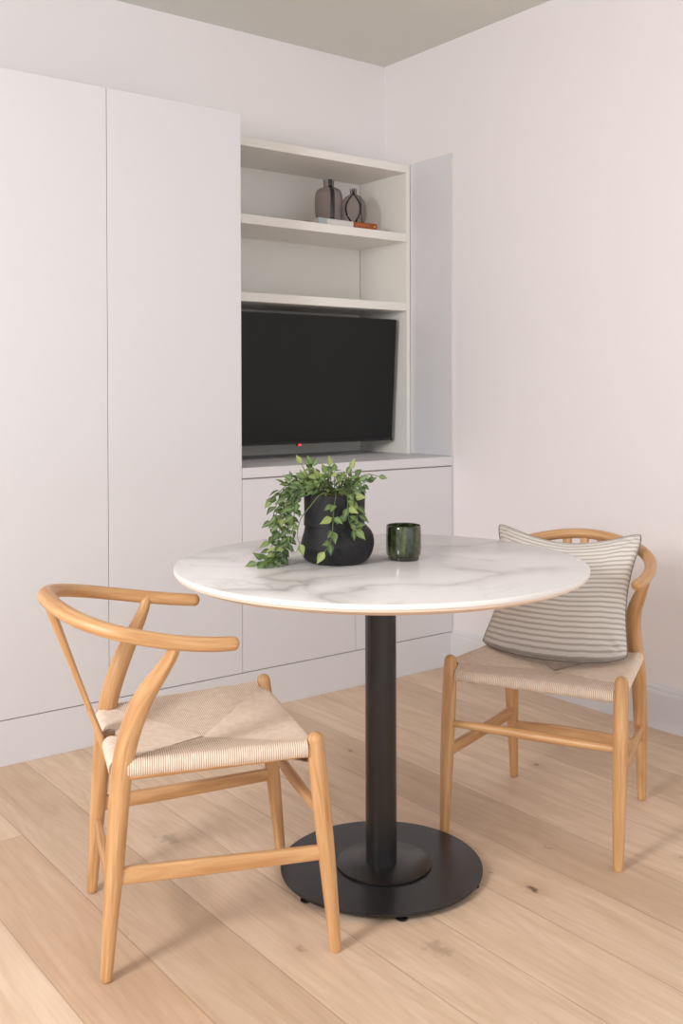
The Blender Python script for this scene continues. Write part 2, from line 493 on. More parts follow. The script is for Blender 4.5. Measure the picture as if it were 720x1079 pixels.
# wardrobe
w = thing('wardrobe', 'tall white flat-fronted handleless wardrobe built in on the left', 'wardrobe', (-1.8, -.23, 0))
def at(o, bmfn):  # shift a world-space bmesh into the frame of an empty without rotation
    bmesh.ops.translate(bmfn, verts=bmfn.verts, vec=-Vector(o.location)); return bmfn
def wdoor(parent, x0, x1, z0, z1, name='door', mat=None):
    return obj(name, at(parent, nbox(x0, x1, FY, FY+DT, z0, z1, bev=.0012, seg=1)), mat or M['joinery'], parent)
obj('carcass', at(w, nbox(-2.60, XW-.004, FY+DT+.002, -.003, HP+.002, HW-.001)), M['joinery'], w)
for a, b_ in ((-2.600, -2.085), (-2.0825, XS-.0012), (XS+.0012, XW-.0012)):
    wdoor(w, a, b_, HP+.0022, HW)
for sx in (-2.0837, XS):
    obj('shadow_strip', at(w, nbox(sx-.0025, sx+.0025, FY+.004, FY+DT+.0015, HP+.003, HW-.004)), M['gap'], w)
# base cabinet
c = thing('base_cabinet', 'low white two-door cupboard under the television worktop', 'cabinet', (-.53, -.23, 0))
obj('carcass', at(c, nbox(XW+.0005, XR, FY+DT+.002, -.003, HP+.002, HCB-.002)), M['joinery'], c)
for a, b_ in ((XW+.0012, XD-.0012), (XD+.0012, XR-.0015)):
    wdoor(c, a, b_, HP+.0022, HCB-.0055)
for args in ((XW+.0006, XW+.0025, HP+.003, HCB-.006), (XD-.0025, XD+.0025, HP+.003, HCB-.006)):
    obj('shadow_strip', at(c, nbox(args[0], args[1], FY+.004, FY+DT+.0015, args[2], args[3])), M['gap'], c)
obj('shadow_strip', at(c, nbox(XW+.001, XR-.001, FY+.004, FY+DT+.0015, HCB-.008, HCB-.0005)), M['gap'], c)
# plinth
o = obj('plinth', nbox(-2.60, -.0005, FY, FY+DT, .0, HP-.0012, bev=.001, seg=1), M['joinery'])
tag(o, 'long low white plinth board under the fitted cupboards', 'plinth')
obj('shadow_strip', nbox(-2.60, -.0015, FY+.004, FY+DT, HP-.001, HP+.0018), M['gap'], o)
# worktop
bm = nbox(XW+.001, XR, FY-.002, -.0005, HCB, HCT, bev=.0012, seg=1)
box(bm, XW+.02, XR-.001, -.0005, .15, HCB, HCT-.0002)
tag(obj('worktop', bm, M['joinery']), 'white worktop shelf above the low cupboard, under the television', 'worktop')
# filler strip and side panel on the right wall
t = thing('side_panel', 'tall white side panel fixed to the right wall beside the shelves', 'panel', (-.004, -.32, HCT))
bm = nbox(-.007, -.0005, FY, -.1845, HCT+.0005, 2.170, bev=.0008, seg=1)
obj('panel_face', at(t, bm), M['joinery'], t)
bm = nbox(-.0068, -.0005, FY, FY+.018, HP+.001, HCT-.0005)
tag(obj('filler_strip', bm, M['joinery']), 'narrow white filler strip between the low cupboard door and right wall', 'panel')
# shelving
SY, SB = -.184, .15
s = thing('shelving_unit', 'white recessed open shelving unit above the television niche', 'shelving', (-.53, 0, HCT))
def sp_(name, *a, mat='joinery_in', bev=.001):
    return obj(name, at(s, nbox(*a, bev=bev, seg=1)), M[mat], s)
sp_('side_panel', -.0285, -.0075, SY, SB, HCT+.0004, 2.1643)
sp_('side_panel', XW-.001, XW+.018, SY, SB, HCT+.0004, 2.1643)
sp_('back_panel', XW+.018, -.0285, SB, SB+.012, HCT+.0004, 2.1643)
for zt, zb in ((2.1643, 2.130), (1.8613, 1.825), (1.5548, 1.5196)):
    sp_('shelf', XW+.018, -.0287, SY+.0005, SB, zb, zt)

# ------------------------------------------------------------------ television, tilted forward
tv = thing('television', 'large black flat-screen television tilted forward in the niche', 'television', (-.52, -.10, .90))
TW, TH = .93, .5385
ang = math.atan2(.035, .537)
tilt = Matrix.Rotation(ang, 4, 'X')
piv = Vector((-.52, -.115, .9447))
def tvp(bm):
    bmesh.ops.transform(bm, matrix=Matrix.Translation(piv-Vector(tv.location)) @ tilt, verts=bm.verts); return bm
obj('casing', tvp(nbox(-TW/2, TW/2, .003, .040, 0, TH, bev=.003)), M['bezel'], tv)
obj('screen', tvp(nbox(-TW/2+.006, TW/2-.006, .0, .004, .012, TH-.006)), M['screen'], tv)
obj('bezel', tvp(nbox(-TW/2, TW/2, -.001, .004, 0, .0115, bev=.001)), M['bezel'], tv)
bm = bmesh.new(); box(bm, -.055, -.030, -.002, .006, -.009, .0015, bev=.002)
obj('receiver_window', tvp(bm), M['bezel'], tv)
bm = bmesh.new(); box(bm, -.0485, -.0345, -.0035, -.0015, -.006, -.001, bev=.0005)
obj('standby_light', tvp(bm), M['led'], tv)
bm = nbox(-.62, -.42, .045, .149, 1.12, 1.30, bev=.004); box(bm, -.56, -.48, -.09, .06, 1.17, 1.25)
obj('wall_bracket', at(tv, bm), M['bracket'], tv)

# ------------------------------------------------------------------ books
def book(name, label, x0, x1, y0, y1, z0, z1, mat, rot=0):
    cx, cy = (x0+x1)/2, (y0+y1)/2
    t = thing(name, label, 'book', (cx, cy, z0), rot)
    W, D, H = x1-x0, y1-y0, z1-z0
    bm = nbox(-W/2, W/2, -D/2, D/2, 0, .0025, bev=.0006, seg=1)
    box(bm, -W/2, W/2, -D/2, D/2, H-.0025, H, bev=.0006, seg=1)
    box(bm, -W/2, W/2, -D/2, -D/2+.003, .0005, H-.0005, bev=.0006, seg=1)
    obj('cover', bm, M[mat], t)
    obj('pages', nbox(-W/2+.003, W/2-.003, -D/2+.002, D/2-.003, .002, H-.002), M['pages'], t)
    return t, W, D, H
SH = 1.8619
bk, W, D, H = book('book', 'thick white book lying flat under the larger smoked glass vase', -.474, -.288, -.135, .06, SH, SH+.0335, 'book_white')
obj('spine_band', nbox(-W/2-.0004, -W/2+.045, -D/2-.0006, -D/2+.001, .001, H-.001), M['book_grey'], bk)
bk, W, D, H = book('book', 'burnt orange book lying flat under the smaller smoked glass vase', -.286, -.150, -.128, .06, SH, SH+.036, 'book_orange', math.radians(-2))
random.seed(4)
bm = bmesh.new(); xx = -W/2+.022
for k in range(9):
    wd = random.choice((.0045, .006, .0055))
    z0 = .0195; z1 = .029
    box(bm, xx, xx+.0014, -D/2-.0006, -D/2+.0005, z0, z1)
    for zz in random.sample((z0, (z0+z1)/2-.0007, z1-.0014), 2): box(bm, xx, xx+wd, -D/2-.0006, -D/2+.0005, zz, zz+.0014)
    if k % 2: box(bm, xx+wd-.0014, xx+wd, -D/2-.0006, -D/2+.0005, z0, z1)
    xx += wd+.0035
obj('spine_lettering', bm, M['letters'], bk)
bm = bmesh.new(); 
for k in range(5):
    a = 2*PI*k/5
    box(bm, W/2-.013+.003*math.cos(a)-.0016, W/2-.013+.003*math.cos(a)+.0016, -D/2-.0006, -D/2+.0005, .0225+.003*math.sin(a)-.0016, .0225+.003*math.sin(a)+.0016)
obj('spine_mark', bm, M['yellow'], bk)

# ------------------------------------------------------------------ smoked glass vases
def vase(label, x, y, z, prof, stripes, turn, curve=0):
    t = thing('glass_vase', label, 'vase', (x, y, z), turn)
    P = [(p.x, p.y) for p in catmull([(r, zz, 0) for r, zz in prof], 6)]
    th = .0022
    inner = [(max(r-th, .004), min(max(zz, .004), prof[-1][1])) for r, zz in P]
    bm = bmesh.new()
    lathe(bm, [(0, 0)]+P, 64)
    obj('glass_body', bm, M['smoke_glass'], t, smooth=True)
    for a0, half, cv in stripes:
        bm = bmesh.new(); prev = None
        Hh = P[-1][1]
        for r, zz in P:
            u = zz/Hh
            aa = a0+cv*math.sin(PI*min(u/.82, 1.0))
            rr = r+.0009; hw = half*min(1, rr/.03)**.2
            da = hw/rr
            row = [bm.verts.new(((rr+dr)*math.cos(aa+k*da), (rr+dr)*math.sin(aa+k*da), zz)) for k, dr in ((-1, -.0006), (-.5, 0), (0, .0002), (.5, 0), (1, -.0006))]
            if prev:
                for i in range(4): bm.faces.new((prev[i], prev[i+1], row[i+1], row[i]))
            prev = row
        obj('black_stripe', bm, M['stripe'], t, smooth=True)
    return t
cam_az = math.atan2(-3.58+.05, -2.975+.357)
vase('larger smoked grey glass vase with black vertical stripes, on the white book', -.353, -.045, SH+.0342,
     [(.044, 0), (.053, .006), (.0590, .035), (.0605, .08), (.0590, .115), (.050, .139), (.032, .150), (.0225, .155), (.0225, .166), (.0235, .184)],
     [(.27, .0095, 0), (-1.38, .0055, 0), (2.0, .004, 0)], cam_az)
vase('smaller smoked grey glass vase with looping black stripes, on the orange book', -.218, -.045, SH+.0367,
     [(.034, 0), (.047, .006), (.057, .035), (.058, .070), (.053, .098), (.038, .121), (.020, .133), (.0145, .138), (.0145, .150), (.0155, .160)],
     [(.10, .0048, .42), (-.18, .0048, -.46), (-1.5, .004, 0), (2.2, .003, .3)], cam_az)

# ------------------------------------------------------------------ table
TX, TY = -1.4249, -1.6959
tb = thing('pedestal_table', 'round white marble-topped dining table on a black pedestal base', 'table', (TX, TY, 0))
R_ = .4925
bm = lathe(bmesh.new(), [(0, .7380), (R_-.002, .7380), (R_-.0008, .7386), (R_, .7398), (R_, .7480), (R_-.0008, .7494), (R_-.0025, .7500), (0, .7500)], 192)
o = obj('tabletop', bm, [M['marble'], M['marble_edge']], tb, angle=40)
for p in o.data.polygons:
    c_ = p.center
    if c_.z < .7497 and math.hypot(c_.x, c_.y) > .3: p.material_index = 1
bm = lathe(bmesh.new(), [(0, .722), (R_-.030, .722), (R_-.004, .7335), (R_-.0025, .7378), (0, .7378)], 160)
obj('underside_board', bm, M['underside'], tb, angle=30)
obj('mounting_plate', lathe(bmesh.new(), [(0, .716), (.15, .716), (.152, .718), (.152, .7215), (0, .7215)], 64), M['iron'], tb, angle=40)
obj('pole', lathe(bmesh.new(), [(0, .016), (.0375, .016), (.0375, .7155), (0, .7155)], 64), M['iron'], tb, angle=40)
obj('collar_disc', lathe(bmesh.new(), [(0, .0192), (.113, .0192), (.1145, .020), (.1145, .0232), (.113, .0242), (0, .0242)], 96, (.006, -.004)), M['iron'], tb, angle=40)
obj('base_plate', lathe(bmesh.new(), [(0, .0125), (.2425, .0125), (.2440, .0138), (.2440, .0177), (.2425, .0190), (0, .0190)], 160), M['iron'], tb, angle=40)
for k in range(6):
    a = math.radians(2+60*k)
    bm = lathe(bmesh.new(), [(0, 0), (.010, 0), (.0125, .002), (.0125, .005), (.006, .008), (.006, .0125), (0, .0125)], 24, (.229*math.cos(a), .229*math.sin(a)))
    obj('levelling_foot', bm, M['rubber'], tb, angle=40)

# ------------------------------------------------------------------ wishbone chair
def cord_sector(bm, lay, P0, P1, C, zr0, zr1, zc, rv, rh, K0, K1, zk0, zk1, hide=None):
    """strands run square to the rail P0-P1, wrap it and meet the diagonals to C"""
    P0, P1, C = Vector(P0), Vector(P1), Vector(C)
    e = P1-P0; L = e.length; e.normalize()
    n = Vector((-e.y, e.x))
    if n.dot(C-P0) < 0: n = -n
    cu = (C-P0).dot(e); H = (C-P0).dot(n)
    pitch = .0044; per = 6
    cols = int(L/pitch)*per
    prev = None; pprof = None
    for i in range(cols+1):
        u = L*i/cols
        ph = (i/per) % 1.0
        s_ = abs(math.sin(PI*ph))
        ridge = .0016*(s_**.6)-.0016
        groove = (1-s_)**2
        b0 = P0+e*u
        def hit(K):
            K = Vector(K); dd = C-K
            den = n.x*dd.y-n.y*dd.x
            w2 = K-b0
            return (w2.x*dd.y-w2.y*dd.x)/den
        D = max(min(hit(K0), hit(K1)), .003)
        f = min(1, D/H)
        zk = zk0 if u < cu else zk1
        zr = zr0+(zr1-zr0)*u/L
        wob = .0016*noise.noise(Vector((u*37, P0.x*9+P0.y*5, 1)))
        row = []
        base = P0+e*u
        cut = hide and abs(u-L/2) < hide
        prof = []
        # underside sheet, roll, top sheet
        for k in range(4):
            t_ = 1-k/4
            prof.append((D*t_, (zr-rv)*(1-f*t_)+.386*f*t_, 0, -1))
        for k in range(9):
            a = -PI/2-PI*k/8
            prof.append((rh*math.cos(a), zr-rv*math.cos(PI*k/8), math.cos(a), -math.cos(PI*k/8)))
        for k in range(1, 11):
            t_ = k/10
            ztop = (zr+rv)*(1-t_)+(zk+(zc-zk)*f)*t_
            sag = (-.004*math.sin(PI*t_)-.0035*t_**3)*f
            prof.append((D*t_, ztop+sag, 0, 1))
        for j, (dn, z, nx_, nz_) in enumerate(prof):
            off = ridge+wob*.4
            q = base+n*(dn+nx_*off)
            if cut and dn < .012 and j < 18:
                q = base+n*max(dn, .012); z = min(z, zr+rv-.006)
            v = bm.verts.new((q.x, q.y, z+nz_*off))
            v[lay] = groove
            row.append(v)
        if prev:
            for a_, b_ in zip(range(len(row)-1), range(1, len(row))):
                bm.faces.new((prev[a_], prev[b_], row[b_], row[a_]))
        if i in (0, cols): bm.faces.new(row)
        prev = row

def make_chair(label, loc, rot):
    t = thing('wishbone_chair', label, 'chair', loc, rot)
    oak = M['oak']
    for s_ in (1, -1):
        bm = bmesh.new()
        tube(bm, [(.231, s_*.2255, .004), (.2245, s_*.2257, .08), (.213, s_*.2257, .20), (.203, s_*.2255, .30), (.193, s_*.225, .40), (.189, s_*.2248, .445)],
             [.0125, .0145, .0175, .0185, .0182, .0165], up=(1, 0, 0), cap=.95)
        obj('leg', bm, oak, t, smooth=True)
    for s_ in (1, -1):
        bm = bmesh.new()
        tube(bm, [(-.231, s_*.1880, .004), (-.224, s_*.1885, .10), (-.2145, s_*.1885, .22), (-.206, s_*.186, .33), (-.198, s_*.181, .41), (-.184, s_*.176, .475),
                  (-.158, s_*.182, .545), (-.128, s_*.204, .600), (-.106, s_*.222, .640), (-.096, s_*.231, .672)],
             [.0120, .0145, .0188, .0205, .0215, .0218, .0208, .0168, .0130, .0118], up=(1, 0, 0), cap=.4, n=8)
        obj('leg', bm, oak, t, smooth=True)
    # bent top rail
    pts = [(.018, .226, .6560), (-.03, .2330, .6600), (-.09, .2350, .6680), (-.15, .2290, .6790), (-.215, .2090, .6930), (-.270, .169, .7080), (-.308, .112, .7210), (-.328, .056, .7290), (-.335, 0, .7320)]
    rr = [(.0145, .0145), (.0150, .0150), (.0155, .0150), (.0165, .0150), (.0175, .0150), (.0185, .0150), (.0190, .0150), (.0190, .0150), (.0190, .0150)]
    full = pts+[(x, -y, z) for x, y, z in pts[-2::-1]]
    bm = bmesh.new(); tube(bm, full, rr+rr[-2::-1], seg=24, cap=.85, n=6)
    obj('top_rail', bm, oak, t, smooth=True)
    # Y-shaped splat
    A, B = Vector((-.207, 0, .372)), Vector((-.333, 0, .722))
    dx = (B-A).normalized(); nrm = dx.cross(Vector((0, 1, 0)))
    P = lambda u, y, bow=0: tuple(A+(B-A)*u+Vector((0, y, 0))+nrm*bow)
    bm = bmesh.new()
    tube(bm, [P(0, 0), P(.15, 0), P(.32, 0), P(.46, 0)], [(.021, .0085), (.019, .0075), (.019, .006), (.022, .0058)], up=nrm, p=5, cap=0)
    for s_ in (1, -1):
        tube(bm, [P(.34, s_*.008), P(.46, s_*.016), P(.62, s_*.030), P(.80, s_*.044), P(1.0, s_*.0535)], [(.012, .0058), (.011, .0058), (.0095, .006), (.0095, .007), (.014, .008)], up=nrm, p=5, cap=0)
    tube(bm, [P(.40, 0), P(.60, 0), P(.80, 0), P(1.0, 0)], [(.012, .0056), (.0105, .0058), (.0110, .0065), (.0125, .0085)], up=nrm, p=5, cap=0)
    obj('splat', bm, oak, t, angle=45)
    # stretchers
    for s_ in (1, -1):
        bm = bmesh.new()
        tube(bm, [(-.214, s_*.188, .205), (-.1, s_*.1965, .205), (.05, s_*.210, .207), (.211, s_*.2255, .210)], [(.0085, .0165), (.0085, .0165), (.0085, .0155), (.0085, .0145)], p=5, cap=0)
        obj('side_stretcher', bm, oak, t, angle=45)
    bm = bmesh.new(); tube(bm, [(.205, -.222, .284), (.203, -.12, .284), (.202, 0, .284), (.203, .12, .284), (.205, .222, .284)], [.0085, .0112, .0130, .0112, .0085], cap=0)
    obj('front_stretcher', bm, oak, t, smooth=True)
    bm = bmesh.new(); tube(bm, [(-.2175, -.184, .160), (-.2175, -.06, .162), (-.2175, .06, .162), (-.2175, .184, .160)], [(.008, .0140), (.008, .0175), (.008, .0175), (.008, .0140)], p=5, cap=0)
    obj('rear_stretcher', bm, oak, t, angle=45)
    # hidden seat rails
    for pa, pb in (((.19, -.215, .409), (.19, .215, .409)), ((.18, .223, .424), (-.195, .183, .405)), ((.18, -.223, .424), (-.195, -.183, .405)), ((-.206, -.175, .402), (-.206, .175, .402))):
        bm = bmesh.new(); tube(bm, [pa, pb], [(.0135, .0135)]*2, p=3, cap=0, n=6)
        obj('seat_rail', bm, oak, t, angle=45)
    # woven seat
    bm = bmesh.new(); lay = bm.verts.layers.float.new('groove')
    C = (-.004, 0)
    FL, FR, BL_, BR2 = (.181, .2150), (.181, -.2150), (-.192, .1760), (-.192, -.1760)
    zf, zb = .4400, .4330
    cord_sector(bm, lay, (.191, -.208), (.191, .208), C, .4095, .4095, .402, .0165, .0160, FR, FL, zf, zf)
    cord_sector(bm, lay, (.172, .2225), (-.188, .185), C, .4275, .4150, .402, .0185, .0175, FL, BL_, zf, zb)
    cord_sector(bm, lay, (.172, -.2225), (-.188, -.185), C, .4275, .4150, .402, .0190, .0175, FR, BR2, zf, zb)
    cord_sector(bm, lay, (-.205, -.171), (-.205, .171), C, .4110, .4110, .404, .0195, .0190, BR2, BL_, zb, zb, hide=.024)
    seat = obj('woven_seat', bm, M['cord'], t, smooth=True)
    seat['label'] = 'cream paper cord seat woven in four triangles'
    return t

def copy_thing(root, loc, rot, label):
    r = root.copy(); COL.objects.link(r); r.location = loc; r.rotation_euler = (0, 0, rot); r['label'] = label
    for ch in root.children:
        k = ch.copy(); COL.objects.link(k); k.parent = r
    return r
random.seed(11)
ch = make_chair('oak wishbone chair with an empty cord seat, nearest the tall wardrobe', (-1.8669, -1.6191, 0), -.33473)
ch['group'] = 'wishbone chairs at the round table'
ch2 = copy_thing(ch, (-.8541, -1.7421, 0), -2.70813, 'oak wishbone chair holding the striped cushion, beside the right wall')

# ------------------------------------------------------------------ striped cushion on the second chair
def cushion():
    t = thing('cushion', 'grey and white striped linen cushion leaning on the right-hand chair', 'cushion', (-.8541, -1.7421, 0), -2.70813)
    BL, BR_, TL, TR = Vector((-.033, -.222, .447)), Vector((-.035, .195, .449)), Vector((-.225, -.244, .772)), Vector((-.220, .203, .768))
    N = 72
    ex = ((BR_-BL)+(TR-TL)).normalized(); ey = ((TL-BL)+(TR-BR_)).normalized(); nz = ex.cross(ey).normalized()
    # front faces the table (positive local x)
    if nz.x < 0: nz = -nz
    mid_c = (BL+BR_+TL+TR)/4
    def pos(u, v, side):
        p = (BL*(1-u)+BR_*u)*(1-v)+(TL*(1-u)+TR*u)*v
        a, b_ = 4*u*(1-u), 4*v*(1-v)
        p = p+ex*((.030 if u > .5 else .042)*(1-2*u))*(b_**1.1)
        cn = (abs(2*u-1)**6)*(abs(2*v-1)**6)
        p = p+(mid_c-p)*((.035+.040*v)*cn)
        # top edge droops, bottom edge bellies down
        p = p-ey*(.056*(a**1.2)*v**1.5)-ey*(.026*(a**.8)*(1-v)**2.0)
        edge = (a*b_)
        th = .060*(edge**.42)*(.80+.35*(1-v))
        w_ = noise.noise(Vector((u*3.2, v*3.6, 7+side)))*.007*edge**.4
        # creases fanning from the corners
        for (cu, cv) in ((0, 0), (1, 0), (0, 1), (1, 1)):
            d = math.hypot(u-cu, v-cv)
            an = math.atan2(abs(v-cv), abs(u-cu)+1e-6)
            w_ += .0045*math.sin(an*11+cu*2+cv)*math.exp(-(d/.2)**2)*min(1, d*12)*min(1, edge*30)
        w_ += -.010*math.exp(-((u-.53)/.16)**2)*math.exp(-((1-v)/.13)**2)*min(1, edge*8)
        return p+Vector((.012, .004, 0))+nz*(side*th*(1.0 if side > 0 else .6)+w_)
    me_bm = bmesh.new(); uvl = me_bm.loops.layers.uv.verify()
    for side in (1, -1):
        g = [[me_bm.verts.new(pos(i/N, j/N, side)) for i in range(N+1)] for j in range(N+1)]
        for j in range(N):
            for i in range(N):
                f = me_bm.faces.new((g[j][i], g[j][i+1], g[j+1][i+1], g[j+1][i]))
                for l, (a, b_) in zip(f.loops, ((i, j), (i+1, j), (i+1, j+1), (i, j+1))): l[uvl].uv = (a/N, b_/N)
    bmesh.ops.remove_doubles(me_bm, verts=me_bm.verts, dist=1e-5)
    obj('cushion_cover', me_bm, M['fabric'], t, smooth=True)
    loop = [pos(i/N, 0, 0) for i in range(0, N, 2)]+[pos(1, i/N, 0) for i in range(0, N, 2)]+[pos(i/N, 1, 0) for i in range(N, 0, -2)]+[pos(0, i/N, 0) for i in range(N, -1, -2)]
    bm = bmesh.new(); tube(bm, loop, [.0019]*len(loop), up=nz, seg=8, cap=0, smooth_path=False)
    obj('piping', bm, M['piping'], t, smooth=True)
cushion()

# ------------------------------------------------------------------ potted trailing plant
PC = Vector((-1.512, -1.628, .7503))
right = Vector((.796, -.605, 0)); near = Vector((-.605, -.796, 0))
pl = thing('potted_plant', 'trailing green plant in a squat matte black pot on the table', 'plant', PC)
L3 = lambda u, w_, z: right*u+near*w_+Vector((0, 0, z))
def make_pot_mesh():
    bm = bmesh.new(); seg = 96; rings = []
    prof = [(.058, 0, 0), (.068, .002, 0), (.078, .008, .2), (.087, .022, .7), (.0915, .038, 1), (.0925, .050, 1), (.0905, .064, 1), (.085, .076, 1), (.077, .085, 1), (.0735, .090, .9), (.0725, .098, .5), (.0730, .115, .2), (.0735, .140, 0), (.0740, .160, 0), (.0735, .165, 0),
            (.0700, .166, 0), (.0685, .162, 0), (.0675, .140, 0), (.0650, .120, 0)]
    # smooth the control profile
    sm = catmull([(a, b_, c_) for a, b_, c_ in prof], 4)
    for p in sm:
        ring = []
        for k in range(seg):
            a = 2*PI*k/seg
            d = Vector((math.cos(a), math.sin(a), 0))
            # bulge is deepest on the right, vanishing on the front left
            side = .5+.5*d.dot((right*.93+near*.1).normalized())
            side = side*side*(3-2*side)
            rl = .0735+.0125*math.exp(-((p.y-.034)/.036)**2)
            bl = min(1, max(0, (p.y-.012)/.030)); bl = bl*bl*(3-2*bl)
            rlow = p.x*(1-.035*(1-side))
            r = p.x if (p.z <= 0 and p.y >= .13) else rlow*(1-bl)+bl*(rl*(1-side)+p.x*side)
            c0 = right*(.003 if p.y < .09 else 0)
            q = c0+d*r
            ring.append(bm.verts.new((q.x, q.y, p.y)))
        rings.append(ring)
    for a, b_ in zip(rings, rings[1:]):
        for k in range(seg):
            j = (k+1) % seg
            bm.faces.new((a[k], a[j], b_[j], b_[k]))
    bm.faces.new(rings[0][::-1]); bm.faces.new(rings[-1])
    return bm
obj('pot', make_pot_mesh(), M['pot'], pl, smooth=True)
# soil / fibre mound
bm = bmesh.new(); prev = None
for j in range(11):
    r = .0655*(1-j/10); row = []
    for k in range(40):
        a = 2*PI*k/40
        h = .148+.016*(1-(r/.0655)**2)+.006*noise.noise(Vector((r*math.cos(a)*60, r*math.sin(a)*60, 3)))
        row.append(bm.verts.new((r*math.cos(a), r*math.sin(a), h)))
    if prev:
        for k in range(40): bm.faces.new((prev[k], prev[(k+1) % 40], row[(k+1) % 40], row[k]))
    prev = row
obj('soil', bm, M['soil'], pl, smooth=True)

def add_leaf(bm, tone, midl, base, d, nrm, length, width, curl, tval):
    d = d.normalized(); nrm = (nrm-d*nrm.dot(d)).normalized(); sd = d.cross(nrm)
    prof = [(0, .0), (.08, .26), (.20, .76), (.34, 1.0), (.50, .94), (.66, .66), (.82, .30), (1.0, 0)]
    prev = None
    for (t_, w_) in prof:
        c_ = base+d*(length*t_)+nrm*(-curl*length*t_*t_)
        row = []
        for k in (-1, -.5, 0, .5, 1):
            v = bm.verts.new(c_+sd*(width*.5*w_*k)+nrm*(abs(k)*width*.16*w_))
            v[tone] = tval; v[midl] = 1.0 if k == 0 else 0
            row.append(v)
        if prev:
            for i in range(4): bm.faces.new((prev[i], prev[i+1], row[i+1], row[i]))
        prev = row

rs = random.Random(21)
def vine(ctrl, step=.017, ls=.027, start=.12, tip=True, density=2, tonebase=.4, spread=1.0):
    pts = catmull([L3(*c_) for c_ in ctrl], 10)
    # jitter
    bm = bmesh.new()
    sub = pts[::3]+([pts[-1]] if (len(pts)-1) % 3 else [])
    tube(bm, sub, [.0014-.0006*i/len(sub) for i in range(len(sub))], up=(.3, .2, .9), seg=6, cap=0, smooth_path=False)
    st = obj('vine', bm, M['stem'], pl, smooth=True)
    lb = bmesh.new(); tone = lb.verts.layers.float.new('tone'); midl = lb.verts.layers.float.new('midrib')
    total = sum((b_-a).length for a, b_ in zip(pts, pts[1:])); acc = 0; nxt = total*start; k = 0
    for a, b_ in zip(pts, pts[1:]):
        seg_l = (b_-a).length
        while acc+seg_l > nxt:
            f = (nxt-acc)/seg_l; p = a.lerp(b_, f); tg = (b_-a).normalized()
            for q in range(density):
                az = k*2.4+q*PI+rs.uniform(-.6, .6)
                s1 = tg.cross(Vector((0, 0, 1))); 
                if s1.length < .1: s1 = right.copy()
                s1.normalize(); s2 = tg.cross(s1).normalized()
                outd = s1*math.cos(az)+s2*math.sin(az)
                outd = (outd*spread+near*.25+tg*rs.uniform(.25, .9)+Vector((0, 0, rs.uniform(-.35, .25)))).normalized()
                nr = (near*rs.uniform(.3, 1.1)+Vector((0, 0, 1))*rs.uniform(.2, .9)+right*rs.uniform(-.6, .6))
                ln = ls*rs.uniform(.78, 1.28)
                base = p+outd*.003
                tipz = (base+outd*ln).z
                if tipz < .004: outd.z = max(outd.z, (.006-base.z)/ln*.8) ; outd.normalize()
                # keep the blades outside the pot wall
                tp = base+outd*ln*.8
                rad = math.hypot(tp.x, tp.y)
                if tp.z < .16 and rad < .099:
                    outd = (outd+Vector((tp.x, tp.y, 0)).normalized()*.9).normalized()
                add_leaf(lb, tone, midl, base, outd, nr, ln, ln*rs.uniform(.44, .58), rs.uniform(-.05, .3), min(1, max(0, tonebase+rs.gauss(0, .24))))
            k += 1; nxt += step*rs.uniform(.8, 1.2)
        acc += seg_l
    if tip:
        tg = (pts[-1]-pts[-2]).normalized()
        add_leaf(lb, tone, midl, pts[-1], tg, near+Vector((0, 0, .4))+right*rs.uniform(-.3, .3), ls*1.15, ls*.62, .1, min(1, max(0, tonebase+.25)))
    for v in lb.verts:
        if v.co.z < .0012: v.co.z = .0012+rs.random()*.0006
    obj('leaves', lb, M['leaf'], st, smooth=True)

# long trails over the left side down to the table
vine([(-.02, .0, .165), (-.06, .02, .192), (-.105, .03, .165), (-.128, .035, .115), (-.132, .04, .065), (-.145, .06, .022), (-.182, .07, .010)], tonebase=.45)
vine([(-.03, .02, .165), (-.075, .035, .185), (-.100, .05, .145), (-.108, .055, .095), (-.112, .06, .050), (-.128, .07, .014)], tonebase=.3)
vine([(-.03, -.02, .165), (-.085, -.01, .195), (-.130, -.005, .160), (-.148, .0, .110), (-.150, .01, .065), (-.150, .02, .020)], tonebase=.35)
vine([(-.01, .03, .165), (-.065, .055, .178), (-.092, .065, .135), (-.098, .07, .085), (-.118, .07, .040), (-.150, .06, .012)], tonebase=.55)
vine([(-.02, -.03, .165), (-.07, -.02, .205), (-.115, -.01, .185), (-.150, -.01, .150)], tonebase=.5)
vine([(-.04, .0, .165), (-.08, .02, .182), (-.112, .02, .130), (-.122, .03, .060), (-.135, .05, .020), (-.160, .085, .010)], tonebase=.4)
vine([(-.03, .01, .165), (-.09, .01, .175), (-.135, .02, .135), (-.140, .03, .085)], tonebase=.3)
# one bare vine crossing the pot front
vine([(.0, .05, .165), (-.03, .080, .172), (-.055, .087, .145), (-.078, .090, .115), (-.086, .098, .080), (-.080, .106, .060)], step=.04, start=.75, density=1, tonebase=.6)
# drops over the front
vine([(.0, .04, .165), (.004, .078, .168), (-.002, .086, .130), (-.004, .094, .090), (-.010, .108, .060), (-.022, .112, .042)], step=.026, start=.35, tonebase=.7, ls=.030)
vine([(.02, .04, .165), (.030, .074, .172), (.032, .084, .135), (.036, .090, .105), (.050, .094, .090)], step=.019, tonebase=.55, ls=.029)
vine([(.03, .03, .165), (.044, .062, .175), (.050, .075, .140), (.055, .082, .110)], step=.018, tonebase=.5, ls=.029)
